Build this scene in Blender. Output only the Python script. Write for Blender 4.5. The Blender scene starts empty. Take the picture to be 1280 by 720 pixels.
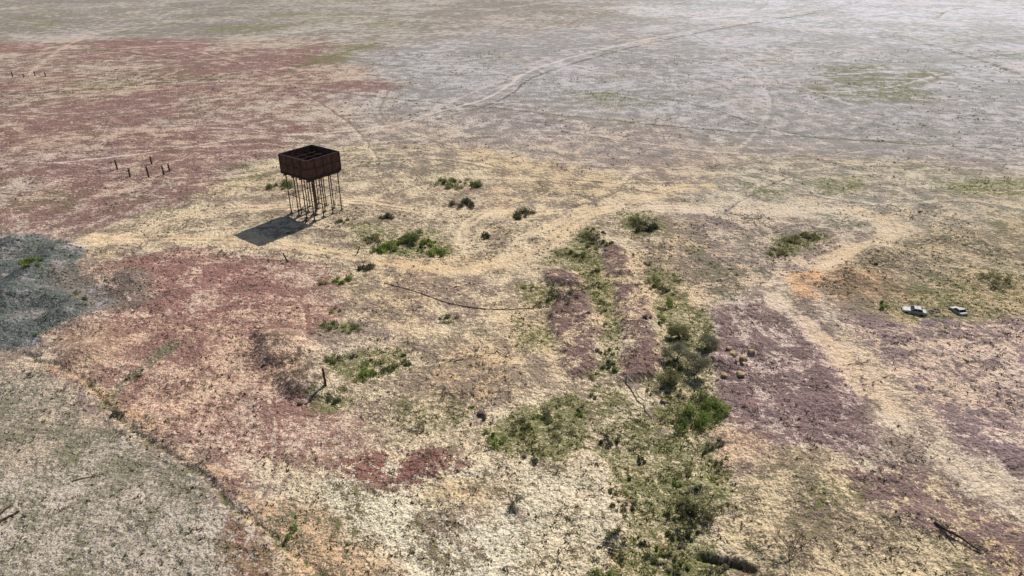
import bpy, math, random
import numpy as np
from mathutils import Vector, Matrix
random.seed(7); rng=np.random.default_rng(7)

# ------------------------------------------------------------------ survey
H=42.0; PITCH=math.radians(27.0); F=865.0
cp,sp=math.cos(PITCH),math.sin(PITCH)
def G(u,v):
    """survey reading -> ground position in metres (z=0 plane)"""
    a=(u-640)/F; b=(360-v)/F
    dy=cp+b*sp; dz=-sp+b*cp
    t=H/-dz
    return (a*t, dy*t)
def S(v):
    """metres per survey unit at reading v"""
    b=(360-v)/F
    return H/(sp-b*cp)/F
def lin(c):
    r=[]
    for k in c:
        k=k/255.0
        r.append(k/12.92 if k<=0.04045 else ((k+0.055)/1.055)**2.4)
    return np.array(r)
KA=0.92
def C(*c): return lin(c)*KA
def CD(c,d=.12):
    l=sum(c)/3; return C(*[l+(k-l)*(1-d) for k in c])
def CG(c):  # gibber
    l=sum(c)/3; q=[l+(k-l)*.88 for k in c]; return C(q[0]-1,q[1]-1,q[2]-5)
def CS(c):  # sand
    return C(c[0]-4,c[1]-9,c[2]-1)

# ------------------------------------------------------------------ noise
_tab=rng.random((256,256)).astype(np.float32)
def vn(x,y,seed=0):
    xi=np.floor(x).astype(np.int64); yi=np.floor(y).astype(np.int64)
    fx=(x-xi).astype(np.float32); fy=(y-yi).astype(np.float32)
    fx=fx*fx*(3-2*fx); fy=fy*fy*(3-2*fy)
    a=(xi+seed*37)&255; b=(yi+seed*91)&255; a1=(a+1)&255; b1=(b+1)&255
    return (_tab[a,b]*(1-fx)+_tab[a1,b]*fx)*(1-fy)+(_tab[a,b1]*(1-fx)+_tab[a1,b1]*fx)*fy
def fbm(x,y,sc,octv=4,seed=0,rough=0.55):
    s=0;amp=1;tot=0
    for i in range(octv):
        c,sn=math.cos(0.6*i+seed),math.sin(0.6*i+seed)
        s=s+amp*vn((x*c-y*sn)/sc+13.7*i,(x*sn+y*c)/sc+5.1*i,seed+i*7)
        tot+=amp; amp*=rough; sc*=0.5
    return s/tot
def sstep(a,b,x):
    t=np.clip((x-a)/(b-a),0,1); return t*t*(3-2*t)

# ------------------------------------------------------------------ grid
def make_axis():
    xs=[0.0]; d0=0.2
    while xs[-1]<6500:
        x=xs[-1]
        d=d0 if x<48 else d0+(x-48)*0.006
        if x>420: d=d0+2.4+(x-420)*0.12
        xs.append(x+d)
    xs=np.array(xs); return np.concatenate([-xs[:0:-1],xs])
AX=make_axis()
ys=[30.0]
while ys[-1]<6500:
    y=ys[-1]; d=max(0.19,0.42*y*y/(H*F))
    if y>620: d=d+(y-620)*0.08
    ys.append(y+d)
yb=[30.0]
while yb[-1]>-1500:
    yb.append(yb[-1]-(0.4+(30-yb[-1])*0.12))
AY=np.concatenate([np.array(yb[:0:-1]),np.array(ys)])
X,Y=np.meshgrid(AX,AY)   # rows=y
NY,NX=X.shape
far=np.clip((Y-110)/150,0,1)
XW=X+(fbm(X,Y,7,5,1,.62)-.5)*9+(fbm(X,Y,45,4,3)-.5)*60*far
YW=Y+(fbm(X,Y,7,5,2,.62)-.5)*9+(fbm(X,Y,45,4,4)-.5)*110*far
XS=X+(fbm(X,Y,3,3,8)-.5)*1.1
YS=Y+(fbm(X,Y,3,3,9)-.5)*1.1

gib=np.zeros((NY,NX,3),np.float32)+CG((158,134,122))
snd=np.zeros((NY,NX,3),np.float32)+CS((216,202,168))
M=np.full((NY,NX),0.42,np.float32)
Gm=np.full((NY,NX),0.14,np.float32)
Hh=np.zeros((NY,NX),np.float32)
TR=np.zeros((NY,NX),np.float32)
SC=np.full((NY,NX),0.35,np.float32)

def sub(pts,marg):
    p=np.array(pts); x0,y0=p.min(0)-marg; x1,y1=p.max(0)+marg
    i0,i1=np.searchsorted(AX,[x0,x1]); j0,j1=np.searchsorted(AY,[y0,y1])
    return slice(max(j0-1,0),j1+1),slice(max(i0-1,0),i1+1)
def seg_d(px,py,a,b):
    ex,ey=b[0]-a[0],b[1]-a[1]
    wx=px-a[0]; wy=py-a[1]
    t=np.clip((wx*ex+wy*ey)/(ex*ex+ey*ey+1e-9),0,1)
    return np.hypot(wx-ex*t,wy-ey*t),t
def R(px,gibc=None,sndc=None,m=None,g=None,h=None,sc=None,soft=18,w=1.0):
    pts=[G(*p) for p in px]
    vm=sum(p[1] for p in px)/len(px)
    s=soft*S(vm)*1.3*(1+max(0,(200-vm)/70))
    pa=np.array(pts); size=min(np.ptp(pa[:,0]),np.ptp(pa[:,1]))
    wp=min(1,max(.3,size/24))
    sl=sub(pts,s+ (14 if vm>200 else 90))
    x=X[sl]+(XW[sl]-X[sl])*wp;y=Y[sl]+(YW[sl]-Y[sl])*wp
    dmin=np.full(x.shape,1e9); ins=np.zeros(x.shape,bool)
    n=len(pts)
    for i in range(n):
        a=pts[i];b=pts[(i+1)%n]
        d,_=seg_d(x,y,a,b); dmin=np.minimum(dmin,d)
        cnd=((a[1]>y)!=(b[1]>y))
        with np.errstate(divide='ignore',invalid='ignore'):
            xi=(b[0]-a[0])*(y-a[1])/((b[1]-a[1]) if b[1]!=a[1] else 1e-9)+a[0]
        ins^=(cnd&(x<xi))
    sd=np.where(ins,-dmin,dmin)
    a=(sstep(s,-s,sd)*w).astype(np.float32)
    if gibc is not None: gib[sl]=gib[sl]*(1-a[...,None])+CG(gibc)*a[...,None]
    if sndc is not None: snd[sl]=snd[sl]*(1-a[...,None])+CS(sndc)*a[...,None]
    if m is not None: M[sl]=M[sl]*(1-a)+m*a
    if g is not None: Gm[sl]=Gm[sl]*(1-a)+g*a
    if sc is not None: SC[sl]=SC[sl]*(1-a)+sc*a
    if h is not None: Hh[sl]+=h*a
def smooth(px,k=5):
    P=[px[0]]+list(px)+[px[-1]]; out=[]
    for i in range(1,len(P)-2):
        p0,p1,p2,p3=[np.array(q,float) for q in P[i-1:i+3]]
        for j in range(k):
            t=j/k
            out.append(.5*((2*p1)+(-p0+p2)*t+(2*p0-5*p1+4*p2-p3)*t*t+(-p0+3*p1-3*p2+p3)*t**3))
    out.append(np.array(px[-1],float)); return out
def L(px,wpx,m=None,sndc=None,gibc=None,g=None,tr=0,h=0,w=1.0,soft=.6,rut=0,warp=1,rs=1.5):
    """linear ground feature: track / drain / bank"""
    q=smooth(px)
    ww=[wpx*S(p[1]) for p in q]; q=[G(*p) for p in q]
    wm=max(ww)
    sl=sub(q,wm*3+3)
    x=(XS if warp else X)[sl];y=(YS if warp else Y)[sl]
    best=np.full(x.shape,1e9); wl=np.full(x.shape,ww[0])
    for i in range(len(q)-1):
        d,t=seg_d(x,y,q[i],q[i+1])
        k=d<best; best=np.where(k,d,best); wl=np.where(k,ww[i]*(1-t)+ww[i+1]*t,wl)
    a=(sstep(wl*(1+soft),wl*(1-soft),best)*w)
    if rut:
        a=a*(1-rut+rut*(0.5+0.5*np.cos(2*math.pi*(best-rs/2)/rs)))
    a=a*(0.3+1.25*fbm(X[sl],Y[sl],8,4,21)); a=np.clip(a,0,1).astype(np.float32)
    if gibc is not None: gib[sl]=gib[sl]*(1-a[...,None])+CD(gibc,.2)*a[...,None]
    if sndc is not None: snd[sl]=snd[sl]*(1-a[...,None])+CS(sndc)*a[...,None]
    if m is not None: M[sl]=M[sl]*(1-a)+m*a
    if g is not None: Gm[sl]=Gm[sl]*(1-a)+g*a
    if tr: TR[sl]=np.maximum(TR[sl],a*tr)
    if h: Hh[sl]+=h*a

# ---- broad zones -------------------------------------------------
R([(-200,-8),(900,-8),(700,40),(500,62),(-200,50)],gibc=(150,138,130),m=.36,g=.40,sndc=(200,192,172),soft=30)
R([(430,70),(700,30),(900,25),(1500,60),(1500,218),(1000,200),(820,178),(640,170),(520,158),(420,120)],gibc=(160,153,151),m=.33,g=.24,sndc=(204,199,188),soft=45)  # far right: backlit lilac sheen painted into the ground colour
R([(800,-8),(1500,-8),(1500,70),(1000,45),(820,25)],gibc=(180,179,177),m=.56,g=.16,sndc=(224,223,218),soft=30)  # distant haze and shine put into these paler ground colours
R([(850,40),(1500,55),(1500,150),(1150,120),(950,90)],gibc=(170,167,165),m=.40,g=.2,w=.9,sndc=(212,209,202),soft=35)  # pale backlit shine of the plain, painted as colour
R([(-300,50),(380,50),(470,100),(420,160),(350,195),(300,240),(120,300),(-300,300)],gibc=(149,111,105),m=.34,g=.24,sndc=(206,190,163),soft=30)
R([(90,300),(180,268),(260,240),(350,190),(480,180),(600,190),(700,200),(800,222),(880,250),(870,300),(880,420),(900,560),(880,720),(860,800),(380,800),(330,640),(300,560),(420,470),(500,420),(430,385),(330,330),(230,310),(140,330)],
  gibc=(162,137,119),sndc=(224,207,164),m=.55,g=.29)
R([(120,335),(250,312),(330,315),(430,345),(400,420),(380,470),(470,560),(400,600),(320,560),(290,620),(240,580),(200,520),(140,480),(60,470),(60,430),(110,400)],gibc=(163,120,109),m=.39,g=.18,sc=.5,sndc=(216,192,160))
R([(170,330),(300,322),(370,360),(330,400),(230,400),(170,380)],gibc=(162,114,107),m=.29)
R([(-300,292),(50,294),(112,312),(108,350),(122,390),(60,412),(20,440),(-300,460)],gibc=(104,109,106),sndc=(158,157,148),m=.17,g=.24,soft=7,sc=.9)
R([(60,330),(180,345),(200,372),(150,395),(100,400),(70,370)],gibc=(130,115,107),m=.28,w=.8,soft=10)
R([(-300,455),(60,480),(130,520),(220,590),(300,650),(400,730),(400,900),(-300,900)],gibc=(152,140,122),sndc=(194,184,157),m=.47,g=.37,sc=.15,soft=12)
R([(250,635),(300,650),(380,725),(420,800),(300,800),(270,700)],gibc=(160,114,101),m=.32,sc=.5)
R([(60,420),(130,405),(150,440),(120,470),(70,460)],gibc=(168,132,114),m=.5,sndc=(208,184,148))
R([(0,225),(90,226),(70,246),(-40,250)],m=.85)
R([(340,130),(450,128),(465,155),(350,158)],m=.86,g=.2)
R([(180,150),(260,150),(250,175),(150,180)],m=.66)
R([(120,70),(200,72),(180,85),(110,84)],m=.76)
R([(440,180),(560,185),(560,215),(470,225),(430,205)],gibc=(158,138,126),m=.42,g=.46)
R([(560,130),(700,150),(860,175),(860,205),(700,195),(560,180)],gibc=(156,139,134),m=.28)
# right side
R([(860,235),(960,205),(1080,200),(1300,225),(1500,260),(1500,330),(1100,290),(960,290),(860,270)],gibc=(156,142,130),sndc=(214,202,166),m=.51,g=.38)
R([(860,270),(960,262),(1050,280),(1080,300),(990,335),(900,380),(860,330)],gibc=(150,128,124),sndc=(214,197,162),m=.37,g=.34,sc=.6)
R([(1090,300),(1280,275),(1500,270),(1500,400),(1100,402),(1030,375),(1010,350)],sndc=(206,189,146),gibc=(150,130,112),m=.53,g=.46)
R([(1180,340),(1280,335),(1400,350),(1400,395),(1120,395),(1120,370)],g=.64,gibc=(138,124,102))
R([(1020,345),(1110,340),(1140,365),(1040,380)],gibc=(156,126,104),sndc=(208,176,134),m=.44)
R([(868,398),(950,372),(1010,392),(1060,440),(1085,500),(1100,560),(1060,585),(980,560),(930,560),(890,500),(905,440)],gibc=(140,111,111),m=.32,g=.16,sc=1,soft=11,sndc=(214,195,170))
R([(1050,400),(1500,395),(1500,700),(1230,570),(1130,480)],gibc=(150,123,123),m=.38,g=.18,sc=1,sndc=(220,201,173),soft=10)
R([(1150,480),(1210,475),(1230,500),(1170,510)],m=.95,sc=.2)
R([(890,590),(1000,570),(1100,585),(1200,610),(1300,680),(1500,760),(1500,900),(860,900),(890,660)],sndc=(214,196,150),gibc=(156,132,113),m=.56,g=.44)
R([(1060,590),(1120,575),(1180,600),(1300,660),(1400,730),(1280,720),(1180,665),(1110,640)],gibc=(140,111,107),m=.29,g=.16,sc=1,soft=10)
R([(880,530),(960,545),(970,575),(890,590)],gibc=(160,127,114),m=.5,sndc=(218,190,148))
# central detail
R([(420,590),(600,570),(760,590),(800,640),(780,720),(740,800),(460,800),(400,680)],sndc=(230,220,182),m=.72,g=.42)
R([(300,640),(400,640),(500,710),(520,800),(420,800),(340,700)],sndc=(216,187,142),m=.58,g=.44)
R([(540,590),(640,600),(600,640),(520,630)],sndc=(222,200,150),m=.76)
R([(425,572),(520,555),(585,575),(530,624),(470,614),(405,594)],gibc=(152,104,95),m=.27,g=.14,soft=12,sc=.9)
R([(560,440),(650,450),(640,500),(560,500),(520,470)],sndc=(222,198,150),m=.7)
R([(360,560),(430,560),(420,600),(350,600)],gibc=(164,127,113),m=.36)
R([(320,418),(375,415),(400,440),(360,460),(325,445)],gibc=(140,109,96),m=.33,h=.8,soft=10)
R([(345,465),(400,455),(440,480),(400,495),(355,492)],gibc=(138,111,94),m=.35,h=.7,soft=10)
R([(940,255),(1010,255),(1010,270),(950,275)],m=.8)
R([(500,340),(600,350),(620,400),(520,410),(470,370)],gibc=(160,131,118),m=.43)
R([(640,240),(760,240),(740,256),(650,256)],gibc=(150,132,122),m=.35,g=.3)
# ---- green zones ------------------------------------------------
def GR(p,g=.9,**k): R(p,g=g,soft=k.pop('soft',9),**k)
GR([(735,278),(750,290),(760,340),(778,400),(772,468),(735,470),(752,440),(745,380),(700,335),(680,330),(712,300)],.88,m=.5)
GR([(640,350),(700,358),(700,388),(655,378)],.82)
GR([(645,400),(700,410),(698,445),(640,432)],.84)
GR([(605,540),(640,512),(725,482),(738,500),(735,560),(700,578),(620,562)],1.0,m=.5)
GR([(812,375),(850,368),(885,400),(905,440),(885,480),(908,520),(880,548),(828,532),(808,470),(828,430)],.92,m=.5,h=-.2)
GR([(735,560),(800,555),(870,540),(905,600),(885,650),(910,800),(720,800),(790,680),(800,620),(760,590)],.86,m=.6,h=-.2)
GR([(740,480),(780,478),(830,540),(800,560),(740,540)],.74)
GR([(398,450),(440,438),(500,438),(518,460),(470,472),(420,468)],.88)
GR([(395,400),(440,398),(458,410),(400,414)],.84)
GR([(440,280),(560,288),(570,315),(500,322),(440,310)],.78)
GR([(380,490),(430,485),(440,510),(390,515)],.76)
GR([(480,500),(560,490),(600,510),(540,545),(490,530)],.64)
GR([(1060,110),(1120,95),(1200,100),(1215,125),(1120,138),(1055,130)],.72,m=.3,w=.9,gibc=(140,132,112))
GR([(1165,232),(1290,224),(1500,226),(1500,250),(1200,246)],.92)
GR([(1015,224),(1085,224),(1085,244),(1030,246)],.84)
GR([(930,228),(985,238),(975,246),(935,240)],.84)
GR([(965,300),(1020,288),(1045,296),(1000,318),(960,320)],.84)
GR([(760,262),(830,262),(835,295),(790,300)],.8)
GR([(700,122),(830,124),(820,140),(720,138)],.68)
GR([(975,80),(1010,76),(1015,92),(985,92)],.8)
GR([(340,75),(420,60),(470,55),(440,72),(360,90)],.82)
GR([(800,330),(850,340),(860,375),(820,372)],.8)
GR([(850,300),(900,330),(980,330),(900,395),(870,380)],.6)
GR([(270,208),(330,200),(340,225),(280,232)],.66)
GR([(1010,610),(1100,600),(1080,640),(1020,640)],.68)
GR([(100,90),(220,85),(260,100),(120,108)],.64)
GR([(220,20),(420,12),(520,30),(300,36)],.66)
GR([(0,245),(90,240),(100,262),(0,270)],.5)
for pol in ([(700,368),(738,368),(752,458),(722,470),(686,400)],[(766,356),(812,358),(822,468),(782,474)],[(676,340),(722,338),(732,358),(690,357)],[(745,300),(775,310),(790,345),(765,345)]):
    R(pol,gibc=(138,106,100),m=.14,g=.18,soft=6,h=.6,sc=.85)
# ---- drains / banks ---------------------------------------------
L([(25,440),(100,472),(150,522),(200,556),(260,602),(300,642),(420,735)],3.5,g=.7,m=.4,gibc=(128,112,90),h=-.26,soft=.95,w=.85)
L([(60,455),(150,505),(230,565),(320,630),(430,715)],8,m=.66,sndc=(210,178,134),h=.12,soft=.95,w=.8)
L([(130,505),(150,480),(185,455),(215,430)],9,g=.72,gibc=(126,114,94),m=.3,h=-.12,soft=.95,w=.9)
L([(0,119),(100,113),(200,104),(330,94),(420,68),(470,54)],2.8,g=1,gibc=(104,98,78),m=0,h=-.3,w=1.2)
L([(0,127),(100,120),(210,111),(330,101),(430,77)],2,m=1,w=1)
L([(300,104),(440,118),(600,134),(700,145),(850,158),(1000,170),(1300,190)],1.7,g=.8,gibc=(98,90,84),m=-.2,w=1.3)
L([(300,101),(440,115),(600,131),(700,142),(850,155),(1000,167),(1300,186)],1.2,m=.95,w=1)
L([(1160,55),(1240,80),(1300,104)],4,g=.8,gibc=(125,120,110),m=.1,w=.9)
L([(820,120),(900,140),(960,160),(1040,175)],1.8,g=.7,gibc=(125,115,110),m=.1,w=1)
L([(880,690),(905,700),(940,712)],5,gibc=(90,75,60),m=.05,h=-.6,g=.4)
L([(1160,655),(1200,675),(1240,690)],2.5,gibc=(80,68,62),m=.1,h=-.3)
L([(760,470),(800,520),(830,560),(850,600)],3,m=.9,sndc=(218,204,168),w=.7)
L([(650,560),(720,540),(760,560)],5,g=.95)
# ---- tracks -----------------------------------------------------
tc=(224,203,158); tc2=(216,199,165)
L([(95,312),(180,288),(260,262),(340,258),(430,250),(520,262),(620,264),(700,264),(780,258),(860,258)],13,m=.92,sndc=tc,g=.05,tr=.8,h=-.1,rut=.55,w=1,soft=.9)
L([(110,300),(200,300),(300,300),(400,312),(470,324),(560,336),(620,330),(680,308),(725,275),(770,258),(840,236),(880,232)],13,m=.96,sndc=(224,199,150),g=.05,tr=.8,h=-.1,rut=.5,w=1,soft=.9)
L([(585,335),(574,308),(582,282),(610,266)],8,m=.95,sndc=tc,g=.05,tr=.8,rut=.65)
L([(620,332),(650,300),(690,280),(730,262)],7,m=.95,sndc=tc,g=.05,tr=.8,rut=.65)
L([(560,336),(590,300),(640,276),(700,268)],5,m=.95,sndc=tc,g=.1,tr=.8,rut=.7,w=.9)
L([(780,258),(860,262),(950,262),(1040,262),(1095,272),(1122,285),(1095,302),(1040,322),(985,345),(966,370),(1000,400),(1050,445),(1105,510),(1180,572),(1300,650)],20,m=.8,sndc=(220,202,166),g=.12,tr=.7,h=-.08,rut=.5,soft=.95,rs=2.0)
L([(1070,262),(1120,280),(1100,300),(1060,318)],12,m=.95,sndc=(222,200,154),g=.05,tr=.8,rut=.55,soft=.9)
L([(966,370),(1000,398),(1055,445),(1110,508),(1185,570),(1300,646)],9,m=.95,sndc=(220,200,164),g=.02,tr=.85,rut=.55,soft=.9)
L([(1080,450),(1160,540),(1300,620)],5,m=.95,sndc=tc2,g=.1,tr=.7,rut=.4,w=.8)
L([(1110,500),(1180,560),(1260,600),(1330,625)],12,m=.88,sndc=tc2,g=.1,tr=.7,rut=.4,w=.8,soft=.9)
R([(985,342),(1015,335),(1030,352),(1018,375),(990,375)],sndc=(226,186,130),m=.85,g=.02,soft=9,h=.3)
L([(1020,12),(900,32),(830,45),(760,60),(700,76),(655,92),(635,108),(600,126),(540,142),(490,156),(420,165),(300,174),(180,192),(60,205)],2.4,m=1.0,sndc=(210,199,176),g=.05,tr=.8,w=1.05)
L([(1020,16),(900,36),(830,50),(760,67),(706,83),(662,99),(642,116),(608,133),(545,150)],1.8,m=-.1,g=.8,w=1,gibc=(112,104,98))
L([(655,92),(600,112),(560,130),(520,150)],2.6,m=.95,sndc=(210,196,170),w=1)
L([(660,82),(680,94),(640,104),(600,120)],2.0,m=.95,w=.9)
L([(36,94),(50,80),(70,66),(110,44),(150,38)],2.6,m=1,sndc=(216,190,164),g=.1)
L([(0,46),(150,32),(330,18),(520,8)],1.4,m=1,g=.2,w=1)
L([(0,70),(160,60),(330,50),(520,40),(700,28)],1.4,m=1,w=1)
L([(860,18),(1000,10),(1150,22),(1300,30)],1.8,m=1.2,sndc=(232,230,226),w=1.1)
L([(1000,30),(1150,12),(1300,8)],1.5,m=1.2,sndc=(230,228,224),w=1)
for pts in ([(200,205),(300,190),(420,185),(560,178)],[(230,235),(330,215),(460,200),(600,198)],[(140,330),(240,330),(330,322),(430,330)],
            [(560,200),(660,215),(760,228),(880,225)],[(470,245),(540,225),(640,222),(760,235)],[(330,340),(370,375),(380,420),(350,470)],
            [(860,225),(900,215),(960,222),(1010,240)],
            [(900,262),(960,225),(1060,205),(1200,205)],[(300,700),(330,600),(345,540),(330,480)],[(0,560),(60,600),(140,680),(180,740)],
            [(40,540),(90,590),(170,660),(230,740)],[(500,640),(620,700),(700,730)],[(620,150),(560,165),(470,178),(380,180)],
            [(0,180),(120,170),(260,160),(400,170),(520,156)],[(0,200),(140,185),(300,182),(440,168)],[(20,270),(140,240),(280,222),(340,215)],[(100,290),(160,255),(200,215),(230,195)],
            [(640,150),(760,172),(900,190),(1100,200),(1290,205)],[(1000,240),(1100,255),(1200,250),(1300,262)],[(130,310),(220,290),(320,282),(420,286)],[(160,320),(260,306),(360,312),(460,330)],
            [(560,180),(500,160),(470,140),(480,110)],[(700,260),(760,240),(800,215),(900,205)],[(950,470),(1010,520),(1080,590)],[(1180,440),(1240,520),(1300,560)],
            [(480,190),(600,205),(700,225),(820,240)],[(700,80),(820,90),(960,100),(1100,90),(1290,95)],[(160,350),(230,400),(260,470),(240,540)],[(60,640),(130,600),(180,600),(240,640)],
            [(740,60),(900,80),(1060,130),(1180,180)],[(860,40),(940,90),(960,140),(920,190)],[(230,60),(330,90),(430,150),(470,200)]):
    L(pts,2.4,m=1.0,g=.05,tr=.5,rut=.6,w=1)
    L([(p[0]+6,p[1]+3) for p in pts],1.5,m=-.15,w=.95)
for i in range(200):
    u0=random.uniform(-200,1300); v0=random.uniform(10,235); k=1.5 if v0<120 else 1
    L([(u0,v0),(u0+random.uniform(60,200),v0+random.uniform(-14,14)),(u0+random.uniform(220,420),v0+random.uniform(-30,24))],random.uniform(.6,1.2)*k,m=random.choice([1.15,1.05,-.3,-.35]),g=random.choice([.05,.6]),w=1.15)
# ---- mounds ------------------------------------------------------
def mound(u,v,r,h,st=1.0):
    cx,cy=G(u,v); sl=sub([(cx,cy)],r*2.6)
    dx=(XS[sl]-cx)/r; dy=(YS[sl]-cy)/(r*st)
    Hh[sl]+=h*1.6*np.exp(-(dx*dx+dy*dy)*1.6)
for a in [(20,306,4,.9),(75,318,4,.9),(50,345,4,1.1),(20,372,4,1.2),(90,392,4,.9),(8,410,4,.9),(160,352,4,.7),(350,432,2.5,.5),(385,480,2.5,.5),
          (110,440,3.5,.6),(1105,318,4,.9),(1060,345,3,.7),(1240,350,4,.7),(200,520,2,.3),(900,455,2.4,.6),(940,440,3,.5),(735,400,1.5,.3),
          (1200,300,5,.6),(560,575,3,.35),(980,690,3,.6),(880,610,2,.35),(760,650,2.5,.3),(640,470,4,.3),(1010,600,4,.4),(1150,650,3,.4),(70,375,3,.8),(120,300,3,.6)]:
    mound(*a)
near=1-np.clip((Y-150)/200,0,1)
n_big=fbm(X,Y,22,3,31)-.5
n_mid=fbm(X,Y,2.6,4,33,.6)-.5
rid=1-np.abs(2*fbm(XW*.8,YW*.8,1.9,3,35)-1)
Hh+=n_big*.8*(1-TR)*near + n_mid*(.34+.24*SC)*(1-.75*TR)*near
Hh+=(rid-.7)*.34*SC*(1-TR)*near
M+= (rid-.74)*(-1.3)*SC*(1-TR)
M+=(fbm(X,Y,10,4,41)-.5)*.95*(1-TR)
Gm+=(fbm(X,Y,12,4,43)-.5)*.5*(1-TR)
M+=far*(fbm(X,Y,40,4,45)-.5)*1.2*(1-TR)+far*(fbm(X,Y,14,3,46)-.5)*1.0*(1-TR)
Gm+=far*(fbm(X,Y,28,4,47)-.5)*.8*(1-TR)
n4a=fbm(X,Y,18,3,48)
far_r=np.clip((Y-300)/500,0,1)
Hh+= far_r*(fbm(X,Y,120,3,50)-.5)*1.5
Hh=Hh.astype(np.float32)

def samp(A,x,y):
    x=np.atleast_1d(x);y=np.atleast_1d(y)
    i=np.clip(np.searchsorted(AX,x)-1,0,NX-2); j=np.clip(np.searchsorted(AY,y)-1,0,NY-2)
    fx=(x-AX[i])/(AX[i+1]-AX[i]); fy=(y-AY[j])/(AY[j+1]-AY[j])
    return (A[j,i]*(1-fx)+A[j,i+1]*fx)*(1-fy)+(A[j+1,i]*(1-fx)+A[j+1,i+1]*fx)*fy
def Z(x,y): return float(samp(Hh,x,y)[0])
def P(u,v):
    x,y=G(u,v); return x,y,Z(x,y)

# ------------------------------------------------------------------ materials
def newmat(n):
    m=bpy.data.materials.new(n); m.use_nodes=True
    nt=m.node_tree; nt.nodes.clear(); return m,nt
class NB:
    def __init__(s,nt): s.nt=nt; s.dim='3D'
    def n(s,t,**k):
        nd=s.nt.nodes.new(t)
        for a,b in k.items(): setattr(nd,a,b)
        return nd
    def l(s,a,b): s.nt.links.new(a,b)
    def put(s,inp,v):
        if isinstance(v,bpy.types.NodeSocket): s.l(v,inp)
        else: inp.default_value=v
    def math(s,op,a,b=None,c=None):
        nd=s.n('ShaderNodeMath',operation=op)
        s.put(nd.inputs[0],a)
        if b is not None: s.put(nd.inputs[1],b)
        if c is not None: s.put(nd.inputs[2],c)
        return nd.outputs[0]
    def noise(s,vec,scale,detail=4,rough=.6,dist=0):
        nd=s.n('ShaderNodeTexNoise',noise_dimensions=s.dim); s.l(vec,nd.inputs['Vector'])
        nd.inputs['Scale'].default_value=scale; nd.inputs['Detail'].default_value=detail
        nd.inputs['Roughness'].default_value=rough; nd.inputs['Distortion'].default_value=dist
        return nd.outputs['Fac']
    def sm(s,v,a,b,c=0.,d=1.):
        nd=s.n('ShaderNodeMapRange',interpolation_type='SMOOTHSTEP'); s.put(nd.inputs['Value'],v)
        for k,q in zip(('From Min','From Max','To Min','To Max'),(a,b,c,d)): nd.inputs[k].default_value=q
        return nd.outputs['Result']
    def mix(s,f,a,b,bt='MIX'):
        nd=s.n('ShaderNodeMix',data_type='RGBA',blend_type=bt)
        s.put(nd.inputs[0],f); s.put(nd.inputs[6],a); s.put(nd.inputs[7],b)
        return nd.outputs[2]
    def scale(s,col,f):
        nd=s.n('ShaderNodeVectorMath',operation='SCALE'); s.l(col,nd.inputs[0]); s.put(nd.inputs['Scale'],f); return nd.outputs[0]

def col4(c): c=C(*c); return (float(c[0]),float(c[1]),float(c[2]),1)
gm,nt=newmat('desert_ground'); b=NB(nt); b.dim='2D'
geo=b.n('ShaderNodeNewGeometry').outputs['Position']
A1=b.n('ShaderNodeAttribute',attribute_name='gib'); A2=b.n('ShaderNodeAttribute',attribute_name='snd'); A3=b.n('ShaderNodeAttribute',attribute_name='aux')
sep=b.n('ShaderNodeSeparateColor'); b.l(A3.outputs['Color'],sep.inputs[0])
trk=sep.outputs[0]; n4=sep.outputs[2]
n1=b.noise(geo,.26,5,.66); n2=b.noise(geo,1.4,5,.7); n3=b.noise(geo,6.5,2,.65)
def cen(v,k): return b.math('MULTIPLY',b.math('SUBTRACT',v,.5),k)
amp=b.math('SUBTRACT',1.0,b.math('MULTIPLY',trk,.45))
sm_=b.math('ADD',b.math('ADD',cen(n1,2.6),cen(n2,2.9)),cen(n3,1.4))
comb=b.math('ADD',A1.outputs['Alpha'],b.math('MULTIPLY',sm_,amp))
sf=b.sm(comb,.28,.74)
v3=b.noise(geo,3.4,3,.75)
gv=b.math('ADD',-.44,b.math('ADD',b.math('MULTIPLY',v3,1.6),b.math('ADD',b.math('MULTIPLY',n3,.66),b.math('MULTIPLY',n1,.6))))
gv=b.math('MAXIMUM',gv,.22)
gcol=b.scale(A1.outputs['Color'],gv)
gcol=b.mix(b.sm(n1,.5,.66,0,.55),gcol,b.mix(1.0,gcol,(1.12,.96,.88,1),'MULTIPLY'))
sv=b.math('ADD',-.12,b.math('ADD',b.math('MULTIPLY',v3,1.2),b.math('ADD',b.math('MULTIPLY',n3,.54),b.math('MULTIPLY',n1,.5))))
scol=b.scale(A2.outputs['Color'],sv)
scol=b.mix(b.sm(n4,.48,.66,0,.5),scol,b.mix(1.0,scol,(1.04,.92,.78,1),'MULTIPLY'))
col=b.mix(sf,gcol,scol)
gg=b.math('ADD',A2.outputs['Alpha'],b.math('ADD',cen(n2,-2.0),b.math('ADD',cen(v3,1.6),b.math('ADD',cen(n3,-1.2),cen(n1,-1.0)))))
gf=b.sm(gg,.54,.84,0,.85)
green=b.mix(b.sm(n2,.38,.62),col4((120,120,70)),col4((148,144,90)))
green=b.scale(green,b.math('ADD',.2,b.math('MULTIPLY',n3,1.35)))
col=b.mix(gf,col,green)
vo=b.n('ShaderNodeTexVoronoi',voronoi_dimensions='2D'); b.l(geo,vo.inputs['Vector']); vo.inputs['Scale'].default_value=2.9
peb=b.math('MULTIPLY',b.sm(vo.outputs['Distance'],.36,.16),b.sm(n2,.44,.55))
col=b.mix(b.math('MULTIPLY',peb,b.math('SUBTRACT',.76,b.math('MULTIPLY',trk,.5))),col,b.scale(col,.28))
pr=b.n('ShaderNodeBsdfPrincipled'); b.l(col,pr.inputs['Base Color']); pr.inputs['Roughness'].default_value=.9
pr.inputs['Specular IOR Level'].default_value=.2
hn=b.noise(geo,1.5,4,.6)
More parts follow.
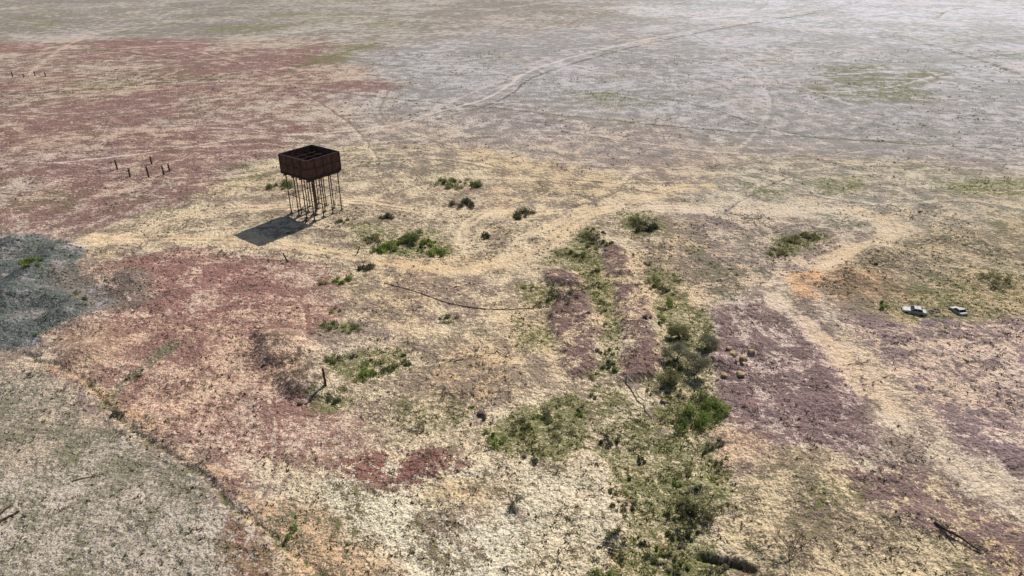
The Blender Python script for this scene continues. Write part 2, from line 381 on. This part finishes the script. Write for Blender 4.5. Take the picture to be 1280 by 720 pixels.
bp=b.n('ShaderNodeBump'); b.l(hn,bp.inputs['Height']); bp.inputs['Distance'].default_value=.6
b.put(bp.inputs['Strength'],b.math('SUBTRACT',.85,b.math('MULTIPLY',trk,.5)))
b.l(bp.outputs[0],pr.inputs['Normal'])
out=b.n('ShaderNodeOutputMaterial'); b.l(pr.outputs[0],out.inputs[0])

def simple(name,c,rough=.85,var=.5,sc=3,c2=None,metal=0,transl=0,attr=False):
    m,nt=newmat(name); b=NB(nt)
    p=b.n('ShaderNodeBsdfPrincipled')
    if attr:
        at=b.n('ShaderNodeAttribute',attribute_name='Col'); base=at.outputs['Color']
    else:
        tc=b.n('ShaderNodeTexCoord').outputs['Object']
        n=b.noise(tc,sc,5,.65)
        base=b.mix(b.sm(n,.35,.65),col4(c),col4(c2 or tuple(k*.7 for k in c)))
        f=b.noise(tc,sc*7,3,.6)
        base=b.scale(base,b.math('ADD',1-var/2,b.math('MULTIPLY',f,var)))
    b.l(base,p.inputs['Base Color']); p.inputs['Roughness'].default_value=rough; p.inputs['Metallic'].default_value=metal
    p.inputs['Specular IOR Level'].default_value=.3
    o=b.n('ShaderNodeOutputMaterial')
    if transl:
        t=b.n('ShaderNodeBsdfTranslucent'); b.l(base,t.inputs[0]); mx=b.n('ShaderNodeMixShader'); mx.inputs[0].default_value=transl
        b.l(p.outputs[0],mx.inputs[1]); b.l(t.outputs[0],mx.inputs[2]); b.l(mx.outputs[0],o.inputs[0])
    else: b.l(p.outputs[0],o.inputs[0])
    return m
rust=simple('rusted_steel',(104,72,62),.8,.5,1.2,(66,50,48))
rust_in=simple('rusted_steel_inner',(126,92,80),.85,.5,.9,(90,66,60))
dark_steel=simple('dark_steel',(72,54,50),.7,.4,2,(52,42,42))
conc=simple('old_concrete',(176,166,150),.9,.4,2)
wood=simple('weathered_wood',(92,70,58),.9,.5,4,(60,48,42))
bark=simple('dead_wood',(120,106,92),.9,.5,4,(84,74,66))
leaf=simple('leaves',(90,110,50),.7,.4,2,transl=.4,attr=True)
white=simple('faded_white_paint',(196,193,186),.6,.3,1.5,(150,144,134))
glass=simple('dusty_glass',(46,50,54),.25,.2,2)
rubber=simple('perished_rubber',(44,42,40),.9,.3,4)
stone=simple('stone',(120,98,88),.9,.6,3,(84,70,64))

# ------------------------------------------------------------------ ground mesh
def ground():
    n=NX*NY
    co=np.empty((n,3),np.float32); co[:,0]=X.ravel(); co[:,1]=Y.ravel(); co[:,2]=Hh.ravel()
    idx=np.arange(n).reshape(NY,NX)
    f=np.stack([idx[:-1,:-1],idx[:-1,1:],idx[1:,1:],idx[1:,:-1]],-1).reshape(-1,4)
    me=bpy.data.meshes.new('ground'); me.vertices.add(n); me.vertices.foreach_set('co',co.ravel())
    me.loops.add(f.size); me.loops.foreach_set('vertex_index',f.ravel().astype(np.int32))
    me.polygons.add(len(f)); me.polygons.foreach_set('loop_start',np.arange(0,f.size,4,dtype=np.int32))
    me.polygons.foreach_set('use_smooth',np.ones(len(f),bool))
    me.update(calc_edges=True)
    def at(nm,rgb,a):
        A=me.attributes.new(nm,'FLOAT_COLOR','POINT')
        d=np.concatenate([rgb.reshape(-1,3),a.reshape(-1,1)],1).astype(np.float32); A.data.foreach_set('color',d.ravel())
    at('gib',gib,np.clip(M,-.4,1.3)); at('snd',snd,np.clip(Gm,0,1.05))
    at('aux',np.stack([TR,SC,n4a],-1),TR*0+1)
    me.materials.append(gm)
    o=bpy.data.objects.new('ground',me); bpy.context.collection.objects.link(o); return o
ground()

# ------------------------------------------------------------------ mesh builder
class MB:
    def __init__(s): s.v=[];s.f=[];s.mi=[];s.c=[]
    def box(s,c,sz,rot=None,mi=0,taper=None):
        c=Vector(c); i=len(s.v)
        for dz in(-.5,.5):
            for dx,dy in((-.5,-.5),(.5,-.5),(.5,.5),(-.5,.5)):
                k=taper if (taper and dz>0) else 1
                p=Vector((dx*sz[0]*k,dy*sz[1]*k,dz*sz[2]))
                if rot: p=rot@p
                s.v.append(tuple(c+p))
        for q in((3,2,1,0),(4,5,6,7),(0,1,5,4),(1,2,6,5),(2,3,7,6),(3,0,4,7)): s.f.append(tuple(i+k for k in q)); s.mi.append(mi)
    def rod(s,a,b,r0,r1=None,n=6,mi=0):
        a=Vector(a);b=Vector(b);r1=r0 if r1 is None else r1
        d=(b-a)
        if d.length<1e-6:return
        q=d.to_track_quat('Z','Y'); i=len(s.v)
        for p,r in((a,r0),(b,r1)):
            for k in range(n):
                an=2*math.pi*k/n; s.v.append(tuple(p+q@Vector((r*math.cos(an),r*math.sin(an),0))))
        for k in range(n):
            k2=(k+1)%n; s.f.append((i+k,i+k2,i+n+k2,i+n+k)); s.mi.append(mi)
        s.f.append(tuple(i+k for k in reversed(range(n)))); s.mi.append(mi)
        s.f.append(tuple(i+n+k for k in range(n))); s.mi.append(mi)
    def obj(s,name,mats,parent=None,loc=None,smooth=False):
        me=bpy.data.meshes.new(name); me.from_pydata(s.v,[],s.f)
        for m in mats: me.materials.append(m)
        me.polygons.foreach_set('material_index',s.mi)
        if smooth: me.polygons.foreach_set('use_smooth',[True]*len(s.f))
        me.update()
        o=bpy.data.objects.new(name,me); bpy.context.collection.objects.link(o)
        if parent: o.parent=parent
        if loc: o.location=loc
        return o
def empty(name,loc,rz=0):
    e=bpy.data.objects.new(name,None); bpy.context.collection.objects.link(e); e.location=loc; e.rotation_euler=(0,0,rz); return e

# ------------------------------------------------------------------ water tank
def water_tank():
    cx,cy=-33.2,110.8; z0=Z(cx,cy)-.05
    T=empty('water_tank',(cx,cy,z0),math.radians(-36))
    W=6.8; hw=W/2; zb=7.3; zt=10.35
    m=MB()
    for k in range(4):
        r=Matrix.Rotation(k*math.pi/2,3,'Z')
        for i in range(4):
            for j in range(2):
                ww=W/4; hhh=(zt-zb)/2
                jit=random.uniform(-.02,.02)
                c=r@Vector((-hw+ww*(i+.5),-hw+.05+jit,zb+hhh*(j+.5)))
                m.box(c,(ww-.012,.02,hhh-.012),r)
    m.obj('tank_walls',[rust],T)
    m=MB()
    for k in range(4):
        r=Matrix.Rotation(k*math.pi/2,3,'Z')
        for i in range(1,4):
            c=r@Vector((-hw+W/4*i,-hw-.012,(zb+zt)/2)); m.box(c,(.09,.05,zt-zb-.2),r)
        c=r@Vector((0,-hw-.014,(zb+zt)/2)); m.box(c,(W-.4,.056,.08),r)
        c=r@Vector((0,-hw-.02,zt+.02)); m.box(c,(W+.10 if k%2==0 else W-.15,.16,.09),r)
        c=r@Vector((0,-hw-.02,zb-.02)); m.box(c,(W+.10 if k%2==0 else W-.15,.16,.12),r)
        for i in range(60):
            x=-hw+.1+i*(W-.2)/59; c=r@Vector((x,-hw-.045,zb+.12)); m.box(c,(.04,.03,.04),r)
    for x in(-hw,hw):
        for y in(-hw,hw): m.box((x,y,(zb+zt)/2),(.13,.13,zt-zb-.15))
    m.obj('stiffeners',[dark_steel],T)
    m=MB(); m.box((0,0,zb+.04),(W-.16,W-.16,.05))
    m.box((0.4,.2,zb+.10),(W-1.4,W-1.8,.05))
    m.obj('tank_floor',[rust_in],T)
    m=MB()
    for i in(-1,0,1):
        t=i*W/4
        for z in(zb+1.2,zb+2.4):
            m.rod((t,-hw+.1,z),(t,hw-.1,z),.025); m.rod((-hw+.1,t,z+.06),(hw-.1,t,z+.06),.025)
    for k in range(4):
        r=Matrix.Rotation(k*math.pi/2,3,'Z')
        for i in(-1.5,-.5,.5,1.5):
            m.rod(r@Vector((i*W/4,-hw+.09,zt-.2)),r@Vector((i*W/4,-hw+1.1,zb+.2)),.03)
    m.obj('tie_rods',[rust_in],T)
    m=MB(); n=4; px=[-2.95+5.9*i/(n-1) for i in range(n)]
    for x in px:
        for y in px:
            m.rod((x,y,0),(x,y,6.77),.085,.085,8)
            m.box((x,y,6.76),(.34,.34,.04)); m.box((x,y,.24),(.36,.36,.04))
    m.obj('columns',[dark_steel],T)
    m=MB()
    for x in px: m.box((x,0,6.90),(.16,6.7,.24))
    for i in range(9): m.box((0,-3.2+i*.8,7.14),(6.75,.1,.2))
    for a in(px[0],px[-1]): m.box((a,0,3.4),(.07,5.7,.07)); m.box((0,a,3.48),(5.7,.07,.07))
    m.obj('beams',[dark_steel],T)
    m=MB()
    for a in(px[0],px[-1]):
        for i in range(n-1):
            if i==1: continue
            m.rod((px[i],a+.1,.4),(px[i+1],a+.1,6.5),.022); m.rod((px[i+1],a+.13,.4),(px[i],a+.13,6.5),.022)
            m.rod((a+.1,px[i],.4),(a+.1,px[i+1],6.5),.022); m.rod((a+.13,px[i+1],.4),(a+.13,px[i],6.5),.022)
    m.rod((0,0,.1),(0,0,zb),.1,n=10); m.rod((0,0,.35),(2.6,-4.6,.25),.12,n=8)
    m.obj('braces_and_pipe',[rust],T)
    m=MB()
    for x in px:
        for y in px: m.box((x,y,.1),(.6,.6,.24),taper=.85)
    m.obj('footings',[conc],T)
water_tank()

# ------------------------------------------------------------------ posts, wire, logs
def post(u,v,h,r=.14,lean=(0,0),name='wooden_post'):
    x,y,z=P(u,v); m=MB()
    n=7; prev=Vector((0,0,-.3)); pr_=r*1.1
    for k in range(1,5):
        t=k/4; q=Vector((lean[0]*h*t+random.uniform(-.02,.02),lean[1]*h*t,h*t)); m.rod(prev,q,pr_,r*(1-.15*t),n); prev=q; pr_=r*(1-.15*t)
    m.rod(prev,prev+Vector((0.01,0,.06)),pr_,pr_*.5,n)
    m.box((0,0,h*.72),(r*2.3,r*2.3,.05))
    m.obj(name,[wood],loc=(x,y,z))
for a in [(147,213,1.9),(163,222,1.7),(186,222,2.0),(190,206,1.6),(205,219,1.8),(212,214,1.5),(16,96,1.6),(30,97,1.3),(44,95,1.6),(57,95,1.3)]: post(*a,r=.17)
post(408,488,2.0,.13,(-.03,0)); post(360,327,1.3,.12,(-.45,.1)); post(446,316,1.1,.1,(.5,0)); post(377,268,1.2,.1,(.2,.1))
def pipe():
    m=MB(); q=[G(*p) for p in smooth([(480,353),(505,361),(540,373),(575,382),(610,387),(665,387)],6)]
    pts=[Vector((x,y,Z(x,y)+.03+random.uniform(0,.03))) for x,y in q]
    for a,c in zip(pts[:-1],pts[1:]): m.rod(a,c,.045,n=6)
    m.obj('old_pipe',[dark_steel])
pipe()
def log(u0,v0,u1,v1,r,mat,name='fallen_log'):
    x0,y0,z0=P(u0,v0);x1,y1,z1=P(u1,v1); m=MB()
    a=Vector((0,0,r*.6)); e=Vector((x1-x0,y1-y0,z1-z0+r*.6)); n=6; prev=a
    L_=(e-a).length
    for k in range(1,n+1):
        q=a.lerp(e,k/n)+Vector((random.uniform(-.04,.04)*L_,random.uniform(-.04,.04)*L_,random.uniform(0,.02)*L_)) if k<n else e
        m.rod(prev,q,r*(1-.5*(k-1)/n),r*(1-.5*k/n),7)
        if k in(2,4,5): m.rod(q,q+Vector((random.uniform(-.3,.3),random.uniform(-.3,.3),random.uniform(0,.2)))*L_*.6,r*.5,r*.15,5)
        prev=q
    m.obj(name,[mat],loc=(x0,y0,z0))
log(783,474,815,524,.09,conc); log(1165,660,1225,690,.12,wood); log(0,655,25,640,.12,wood); log(0,645,14,632,.09,wood)
log(90,600,130,590,.05,bark); log(570,452,600,447,.06,bark); log(620,440,640,452,.05,bark); log(1060,455,1085,452,.05,bark)

def dead_bush(u,v,w,h,name='dead_shrub',n=26):
    x,y,z=P(u,v); m=MB()
    def br(p,d,l,r,k):
        q=p+d*l; m.rod(p,q,r,r*.6,4)
        if k>0:
            for _ in range(random.choice((2,3))):
                nd=(d+Vector((random.uniform(-.8,.8),random.uniform(-.8,.8),random.uniform(-.35,.45)))).normalized()
                br(q,nd,l*random.uniform(.55,.85),r*.6,k-1)
    for i in range(n//4):
        a=random.uniform(0,6.28); d=Vector((math.cos(a)*w*.5,math.sin(a)*w*.5,h*random.uniform(.4,1))).normalized()
        br(Vector((0,0,0)),d,math.hypot(w/2,h)*.36,.03,3)
    m.obj(name,[bark],loc=(x,y,z))
for a in [(678,234,2.8,1.8),(455,328,2.6,1.5),(512,536,4,.7),(985,708,2.2,2.6),(590,495,3.5,.5),(555,492,3,.6),(700,318,2,.6),(428,296,2.6,.8),(640,627,1.8,.7),(1000,690,1.4,1.6),(890,210,3,1.5),(530,540,3,.5),(575,498,3,.4)]: dead_bush(*a)

# ------------------------------------------------------------------ shrubs
def leafmesh(name,P0,nrm_sz,cols,loc,sticks=None):
    n=len(P0)
    a=rng.normal(size=(n,3)); a/=np.linalg.norm(a,axis=1)[:,None]
    c=rng.normal(size=(n,3)); c-=a*(a*c).sum(1)[:,None]; c/=np.linalg.norm(c,axis=1)[:,None]
    s=nrm_sz[:,None]
    V=np.stack([P0-a*s, P0+c*s*.5, P0+a*s, P0-c*s*.5],1).reshape(-1,3)
    nv=len(V); faces=np.arange(nv).reshape(-1,4)
    me=bpy.data.meshes.new(name)
    sv=[];sf=[]
    if sticks: sv=sticks.v; sf=[tuple(i+nv for i in f) for f in sticks.f]
    me.from_pydata(V.tolist()+list(sv),[],faces.tolist()+sf)
    me.materials.append(leaf); me.materials.append(bark)
    mi=np.zeros(len(faces)+len(sf),np.int32); mi[len(faces):]=1; me.polygons.foreach_set('material_index',mi)
    A=me.attributes.new('Col','FLOAT_COLOR','POINT')
    cc=np.ones((nv+len(sv),4),np.float32); cc[:nv,:3]=np.repeat(cols,4,0); A.data.foreach_set('color',cc.ravel())
    me.update()
    o=bpy.data.objects.new(name,me); bpy.context.collection.objects.link(o); o.location=loc; return o
PAL={'bright':[(136,154,72),(164,178,92),(92,112,50)],'green':[(120,132,74),(148,154,94),(80,94,52)],'olive':[(138,134,92),(164,158,112),(102,100,68)],
     'dark':[(94,98,70),(122,122,88),(66,70,50)],'grey':[(142,138,112),(166,160,132),(102,100,76)]}
def shrub(u,v,wpx,h,kind,name='shrub',dens=1.0,asp=1.0):
    x,y,z=P(u,v); w=wpx*S(v)
    k=max(4,int(w*3.0)); pts=[];sz=[];co=[]; h*=.78
    pal=[C(*c) for c in PAL[kind]]
    st=MB()
    for i in range(k):
        a=random.uniform(0,6.28); rr=math.sqrt(random.random())*w*.52
        r=random.uniform(.12,.27)*min(w,3.2)*.75; hh=h*random.uniform(.3,1)*(1-.5*(rr/(w*.5))**2)
        cx,cy,cz=rr*math.cos(a),rr*math.sin(a)*asp,max(.08,hh-r*.6)
        st.rod((cx*.2,cy*.2,-.1),(cx,cy,cz),.04,.015,4)
        n=int(140*dens*(r/.45)**1.6)+28
        d=rng.normal(size=(n,3)); d/=np.linalg.norm(d,axis=1)[:,None]
        rad=r*rng.uniform(.2,1.4,n)**.7*(.75+.5*vn(d[:,0]*2+i,d[:,1]*2+d[:,2]*2,3))
        p=d*rad[:,None]; p[:,2]*=min(1,h/(r*1.6)+.2); p+=np.array([cx,cy,cz]); ok=p[:,2]>-.03; p=p[ok]; rd=rad[ok]/r
        n=len(p); t=rng.random(n); base=pal[0] if random.random()<.6 else (pal[1] if random.random()<.5 else pal[2])
        c=base[None]*(1-t[:,None]*.5)+(np.where(t[:,None]>.5,pal[1][None],pal[2][None]))*(t[:,None]*.5)
        pts.append(p); co.append(c*rng.uniform(.75,1.15,n)[:,None]); sz.append(rng.uniform(.05,.11,n)*(1.0 if v>350 else 1.4))
    return leafmesh(name,np.concatenate(pts),np.concatenate(sz),np.concatenate(co),(x,y,z),st)
SH=[(568,230,46,1.3,'green'),(592,232,22,.9,'green'),(352,235,34,1.2,'green'),(580,256,30,.9,'dark'),(655,268,34,1.0,'dark'),(608,296,18,.8,'dark'),(480,275,22,.7,'dark'),
(430,278,16,.6,'olive'),(466,300,24,.9,'olive'),(488,310,28,1.2,'bright'),(500,302,22,1.0,'green'),(521,300,32,2.0,'green'),(532,306,20,1.3,'bright'),(546,314,26,1.0,'bright'),(470,315,22,.7,'bright'),(455,335,22,.5,'dark'),
(430,350,24,.8,'bright'),(408,354,18,.6,'green'),(418,388,16,.5,'bright'),(408,408,26,.7,'green'),(440,412,24,.7,'green'),(424,410,20,.6,'bright'),(46,342,26,.9,'bright'),(40,334,16,.6,'green'),
(415,452,26,.6,'green'),(450,468,36,.9,'bright'),(478,462,34,.8,'green'),(500,458,22,.6,'olive'),(560,400,26,.6,'green'),(420,496,26,.7,'dark'),(404,500,20,.5,'olive'),
(808,288,38,1.4,'dark'),(795,280,20,.9,'olive'),(702,378,38,1.2,'dark'),(690,372,20,.7,'green'),(665,572,22,.9,'dark'),(643,630,24,.6,'grey'),(365,668,20,.5,'bright'),
(815,352,28,1.2,'green'),(828,362,20,.9,'dark'),(840,378,22,1.1,'bright'),(822,398,18,1.0,'bright'),(812,330,14,.7,'olive'),
(868,528,56,1.7,'bright'),(890,518,40,1.5,'bright'),(852,524,40,1.3,'green'),(880,505,36,1.3,'green'),(905,520,20,.8,'bright'),
(868,648,44,1.8,'dark'),(880,636,34,1.4,'olive'),(855,634,30,1.4,'olive'),(866,662,26,1.2,'dark'),(772,682,34,1.1,'dark'),(762,668,26,.7,'olive'),(750,712,28,1.0,'bright'),(780,640,20,.5,'olive'),
(753,550,24,.7,'dark'),(770,552,18,.5,'olive'),(620,556,28,.8,'bright'),(612,545,18,.6,'bright'),(650,532,28,.4,'olive'),(680,520,30,.4,'olive'),(700,540,30,.4,'olive'),
(1108,388,16,1.2,'bright'),(1105,380,14,.9,'green'),(1240,356,40,.6,'olive'),(972,316,24,.5,'olive'),(990,300,26,.5,'olive'),(1010,296,24,.5,'olive'),
(742,470,18,.6,'olive'),(768,440,18,.6,'green'),(740,300,24,.5,'olive'),(722,318,22,.5,'green'),(765,456,14,.9,'dark'),(660,360,18,.5,'green'),(672,382,18,.5,'olive'),
(905,580,20,.6,'olive'),(888,560,20,.7,'grey'),(860,590,26,.5,'olive'),(840,700,26,.7,'olive'),(815,690,22,.5,'green'),(900,710,24,.7,'grey'),(920,455,16,.6,'olive'),
(600,520,18,.4,'dark'),(170,470,16,.5,'olive'),(150,515,18,.5,'dark'),(105,380,16,.5,'green'),(95,372,14,.5,'olive')]
for (ua,va,ub,vb,sprd,n_) in [(740,285,760,465,16,14),(820,360,850,480,24,10),(840,480,880,560,30,6),(870,560,850,710,40,18),(620,550,730,495,24,8),(430,455,505,452,14,5),(470,300,560,312,12,5),(770,560,820,710,28,9)]:
    for i in range(n_):
        t=random.random(); SH.append((ua+(ub-ua)*t+random.gauss(0,sprd*.5),va+(vb-va)*t+random.gauss(0,sprd*.35),random.uniform(8,18),random.uniform(.25,.5),random.choice(['olive','green','olive','grey','bright','dark'])))
for s_ in SH: shrub(*s_)
def creek_tree(u,v,wpx,h,kind):
    x,y,z=P(u,v); w=wpx*S(v); st=MB(); pts=[];sz=[];co=[]; pal=[C(*c) for c in PAL[kind]]
    def limb(p,d,l,r,k):
        q=p+d*l; st.rod(p,q,r,r*.65,5)
        if k==0 or (k==1 and random.random()<.4):
            n=46; dd=rng.normal(size=(n,3)); rr=random.uniform(.28,.5)
            pp=dd*np.array([rr,rr,rr*.7])*.6+np.array(q); pts.append(pp)
            b0=pal[random.choice((0,0,1,2))]; co.append(b0[None]*rng.uniform(.75,1.25,n)[:,None]); sz.append(rng.uniform(.04,.09,n))
        if k>0:
            for _ in range(3):
                nd=(d*.8+Vector((random.uniform(-.9,.9),random.uniform(-.9,.9),random.uniform(-.25,.5)))).normalized(); limb(q,nd,l*random.uniform(.6,.85),r*.62,k-1)
    for i in range(3):
        a=random.uniform(0,6.28); limb(Vector((0,0,-.1)),Vector((math.cos(a)*w*.35,math.sin(a)*w*.35,h*.8)).normalized(),math.hypot(h,w/2)*.33,.08,3)
    leafmesh('acacia_tree',np.concatenate(pts),np.concatenate(sz),np.concatenate(co),(x,y,z),st)
for a in [(845,450,36,1.8,'grey'),(868,466,38,1.9,'grey'),(836,480,28,1.3,'olive'),(880,436,30,1.5,'grey'),(850,422,26,1.3,'olive')]: creek_tree(*a)

# ------------------------------------------------------------------ grass mass / stones
def scatter(n,xr,yr,fn):
    x=rng.uniform(xr[0],xr[1],n); y=rng.uniform(yr[0],yr[1],n); p=fn(x,y); k=rng.random(n)<p; return x[k],y[k]
def tufts(name,n,xr,yr,dens,size,pal,blades=6):
    x,y=scatter(n,xr,yr,dens); z=samp(Hh,x,y); m=len(x)
    B=blades; s=rng.uniform(size[0],size[1],m)
    cx=np.repeat(x,B)+rng.normal(size=m*B)*np.repeat(s,B)*.45; cy=np.repeat(y,B)+rng.normal(size=m*B)*np.repeat(s,B)*.45; cz=np.repeat(z,B)
    ss=np.repeat(s,B); a=rng.uniform(0,6.28,m*B); ln=rng.uniform(-.7,.7,(m*B,2))
    dx=np.cos(a)*ss*.28; dy=np.sin(a)*ss*.28; h=ss*rng.uniform(.3,.8,m*B)
    V=np.stack([np.stack([cx-dx,cy-dy,cz-.02],-1),np.stack([cx+dx,cy+dy,cz-.02],-1),np.stack([cx+ln[:,0]*ss+dx*.6,cy+ln[:,1]*ss+dy*.6,cz+h],-1),np.stack([cx+ln[:,0]*ss-dx*.4,cy+ln[:,1]*ss-dy*.4,cz+h*.9],-1)],1).reshape(-1,3)
    pl=np.array([C(*c) for c in pal]); ci=np.repeat(pl[rng.integers(0,len(pl),m)]*rng.uniform(.7,1.15,m)[:,None],B*4,0)
    me=bpy.data.meshes.new(name); f=np.arange(len(V)).reshape(-1,4)
    me.vertices.add(len(V)); me.vertices.foreach_set('co',V.astype(np.float32).ravel()); me.loops.add(f.size); me.loops.foreach_set('vertex_index',f.ravel().astype(np.int32))
    me.polygons.add(len(f)); me.polygons.foreach_set('loop_start',np.arange(0,f.size,4,dtype=np.int32)); me.update(calc_edges=True)
    A=me.attributes.new('Col','FLOAT_COLOR','POINT'); cc=np.ones((len(V),4),np.float32); cc[:,:3]=ci; A.data.foreach_set('color',cc.ravel())
    me.materials.append(leaf); o=bpy.data.objects.new(name,me); bpy.context.collection.objects.link(o); print(name,m)
def dn(lo,hi,k=1):
    def f(x,y): return k*np.clip((samp(Gm,x,y)-lo)/(hi-lo),0,1)**1.5*(1-.9*samp(TR,x,y))*np.clip((fbm(x,y,1.8,3,61)-.35)*4,0,1)
    return f
GP=[(142,144,84),(164,162,102),(118,124,68),(180,172,120),(100,104,62)]
tufts('herbage',190000,(-75,75),(32,110),dn(.5,1.0),(.07,.24),GP,5)
tufts('herbage',40000,(-130,130),(110,230),dn(.65,1),(.2,.4),GP,4)
DP=[(104,94,70),(122,114,82),(80,76,54),(136,126,94)]
tufts('dry_saltbush',90000,(-75,75),(32,115),lambda x,y:.26*(1-.95*samp(TR,x,y))*np.clip((fbm(x,y,5,3,71)-.40)*5,0,1),(.08,.25),DP,6)
tufts('dry_saltbush',60000,(-200,200),(115,300),lambda x,y:.16*(1-.95*samp(TR,x,y))*np.clip((fbm(x,y,9,3,73)-.44)*5,0,1),(.2,.42),DP,4)
def stones(n):
    x,y=scatter(n,(-75,75),(32,125),lambda x,y:.5*np.clip((fbm(x,y,7,3,81)-.45)*6,0,1)*(1-.9*samp(TR,x,y))); z=samp(Hh,x,y); m=len(x)
    b0=np.array([[1,0,0],[.3,.9,0],[-.8,.6,0],[-.8,-.6,0],[.3,-.9,0],[0,0,.7]]); s=rng.uniform(.03,.11,m)
    V=(b0[None]*s[:,None,None]*rng.uniform(.7,1.3,(m,6,3))); V[:,:,0]+=x[:,None];V[:,:,1]+=y[:,None];V[:,:,2]+=z[:,None]-.01
    f=[]
    for i in range(m):
        o=i*6; f+= [(o+k,o+(k+1)%5,o+5) for k in range(5)]
    me=bpy.data.meshes.new('gibber_stones'); me.from_pydata(V.reshape(-1,3).tolist(),[],f); me.materials.append(stone)
    o=bpy.data.objects.new('gibber_stones',me); bpy.context.collection.objects.link(o)
stones(20000)
def rock(u,v,r,mat=stone,name='rock'):
    x,y,z=P(u,v)
    import bmesh
    bm=bmesh.new(); bmesh.ops.create_icosphere(bm,subdivisions=2,radius=r)
    for q in bm.verts: q.co*=random.uniform(.8,1.15); q.co.z*=.6
    me=bpy.data.meshes.new(name); bm.to_mesh(me); bm.free(); me.materials.append(mat)
    o=bpy.data.objects.new(name,me); bpy.context.collection.objects.link(o); o.location=(x,y,z+r*.2); o.rotation_euler[2]=random.random()*6
sandst=simple('sandstone',(206,176,130),.9,.4,2)
for a in [(915,448,.5),(928,452,.45),(938,446,.4),(905,470,.4),(925,470,.5),(842,464,.3),(1150,265,.4),(910,440,.35)]: rock(*a,mat=sandst)
for a in [(602,518,.45),(376,505,.3),(1095,330,.3),(330,455,.25)]: rock(*a)

# ------------------------------------------------------------------ abandoned cars
def car(u,v,rz,L_=4.2,sink=.05,sc=.66):
    x,y,z=P(u,v); E=empty('abandoned_car',(x,y,z-sink),rz); E.scale=(sc,sc,sc)
    W=1.7
    prof=[(-L_/2,.42),(-L_/2,.78),(-L_/2+.15,.92),(-L_*.27,.96),(L_*.19,.96),(L_*.44,.84),(L_/2,.70),(L_/2,.40),(L_*.40,.30),(-L_*.42,.30)]
    def loft(pr,name,mat,inset):
        vs=[];fs=[];n=len(pr)
        secs=[-W/2,-W/2+.12,W/2-.12,W/2]
        for si,yy in enumerate(secs):
            for (px,pz) in pr:
                k=.94 if si in(0,3) else 1
                vs.append((px*k if abs(px)>L_*.45 else px,yy*inset(pz),pz))
        for s in range(3):
            for i in range(n):
                j=(i+1)%n; fs.append((s*n+i,s*n+j,(s+1)*n+j,(s+1)*n+i))
        fs.append(tuple(reversed(range(n)))); fs.append(tuple(3*n+i for i in range(n)))
        me=bpy.data.meshes.new(name); me.from_pydata(vs,[],fs); me.materials.append(mat)
        o=bpy.data.objects.new(name,me); bpy.context.collection.objects.link(o); o.parent=E
        bv=o.modifiers.new('b','BEVEL'); bv.width=.04; bv.segments=2; bv.limit_method='ANGLE'
        return o
    loft(prof,'body',white,lambda z:1.0)
    cab=[(-L_*.33,.965),(-L_*.24,1.36),(L_*.03,1.38),(L_*.17,.965)]
    loft(cab,'greenhouse',glass,lambda z:.95-(z-.96)*.3)
    m=MB(); m.box((-L_*.105,0,1.395),(L_*.27,1.36,.05))
    for s in(-1,1):
        for a,c in(((-L_*.33,.965),(-L_*.24,1.38)),((-L_*.09,.965),(-L_*.09,1.38)),((L_*.17,.965),(L_*.03,1.38))):
            m.rod((a[0],s*.815,a[1]),(c[0],s*.70,c[1]),.04,.035,5)
    m.obj('roof_and_pillars',[white],E)
    m=MB()
    for s in(-1,1):
        for px in(-L_*.30,L_*.31):
            m.rod((px,s*.66,.30),(px,s*.87,.30),.30,.30,16)
    m.obj('wheels',[rubber],E)
    m=MB()
    for s in(-1,1):
        for px in(-L_*.30,L_*.31): m.rod((px,s*.865,.30),(px,s*.885,.30),.16,.14,12)
        m.rod((L_/2-.02,s*.55,.62),(L_/2+.03,s*.55,.62),.1,.1,10)
    m.box((L_/2+.03,0,.42),(.08,1.6,.12)); m.box((-L_/2-.03,0,.46),(.08,1.6,.12)); m.box((L_/2+.01,0,.62),(.03,.8,.16))
    m.obj('trim',[dark_steel],E)
car(1143,388,math.radians(158),4.2,.2,.66)
car(1198,388,math.radians(100),3.6,.2,.6)
m=MB()
x,y,z=P(1160,390)
for i in range(9):
    m.box((random.uniform(-2,2),random.uniform(-1,1),.08),(random.uniform(.2,.7),random.uniform(.2,.5),.06),Matrix.Rotation(random.random()*3,3,'Z')@Matrix.Rotation(.2,3,'X'))
m.obj('scrap_metal',[rust],loc=(x,y,z))

# ------------------------------------------------------------------ light, camera
el=math.radians(43); az=math.atan2(.52,.85)
s=Vector((math.sin(az)*math.cos(el),math.cos(az)*math.cos(el),math.sin(el)))
sd=bpy.data.lights.new('sun','SUN'); sd.energy=5.0; sd.angle=math.radians(.5); sd.color=(1,.97,.93)
so=bpy.data.objects.new('sun',sd); bpy.context.collection.objects.link(so); so.rotation_euler=(-s).to_track_quat('-Z','Y').to_euler(); so.location=(0,0,80)
w=bpy.data.worlds.new('World'); bpy.context.scene.world=w; w.use_nodes=True
nt=w.node_tree; bg=nt.nodes['Background']; sky=nt.nodes.new('ShaderNodeTexSky'); sky.sky_type='NISHITA'; sky.sun_disc=False
sky.sun_elevation=el; sky.sun_rotation=az; nt.links.new(sky.outputs[0],bg.inputs[0]); bg.inputs[1].default_value=.08
cd=bpy.data.cameras.new('camera'); cd.lens=36*F/1280; cd.sensor_width=36; cd.clip_end=20000; cd.clip_start=.5
co_=bpy.data.objects.new('camera',cd); bpy.context.collection.objects.link(co_); co_.location=(0,0,H); co_.rotation_euler=(math.pi/2-PITCH,0,0)
sc_=bpy.context.scene; sc_.camera=co_
sc_.view_settings.view_transform='Standard'; sc_.view_settings.look='None'; sc_.view_settings.exposure=0
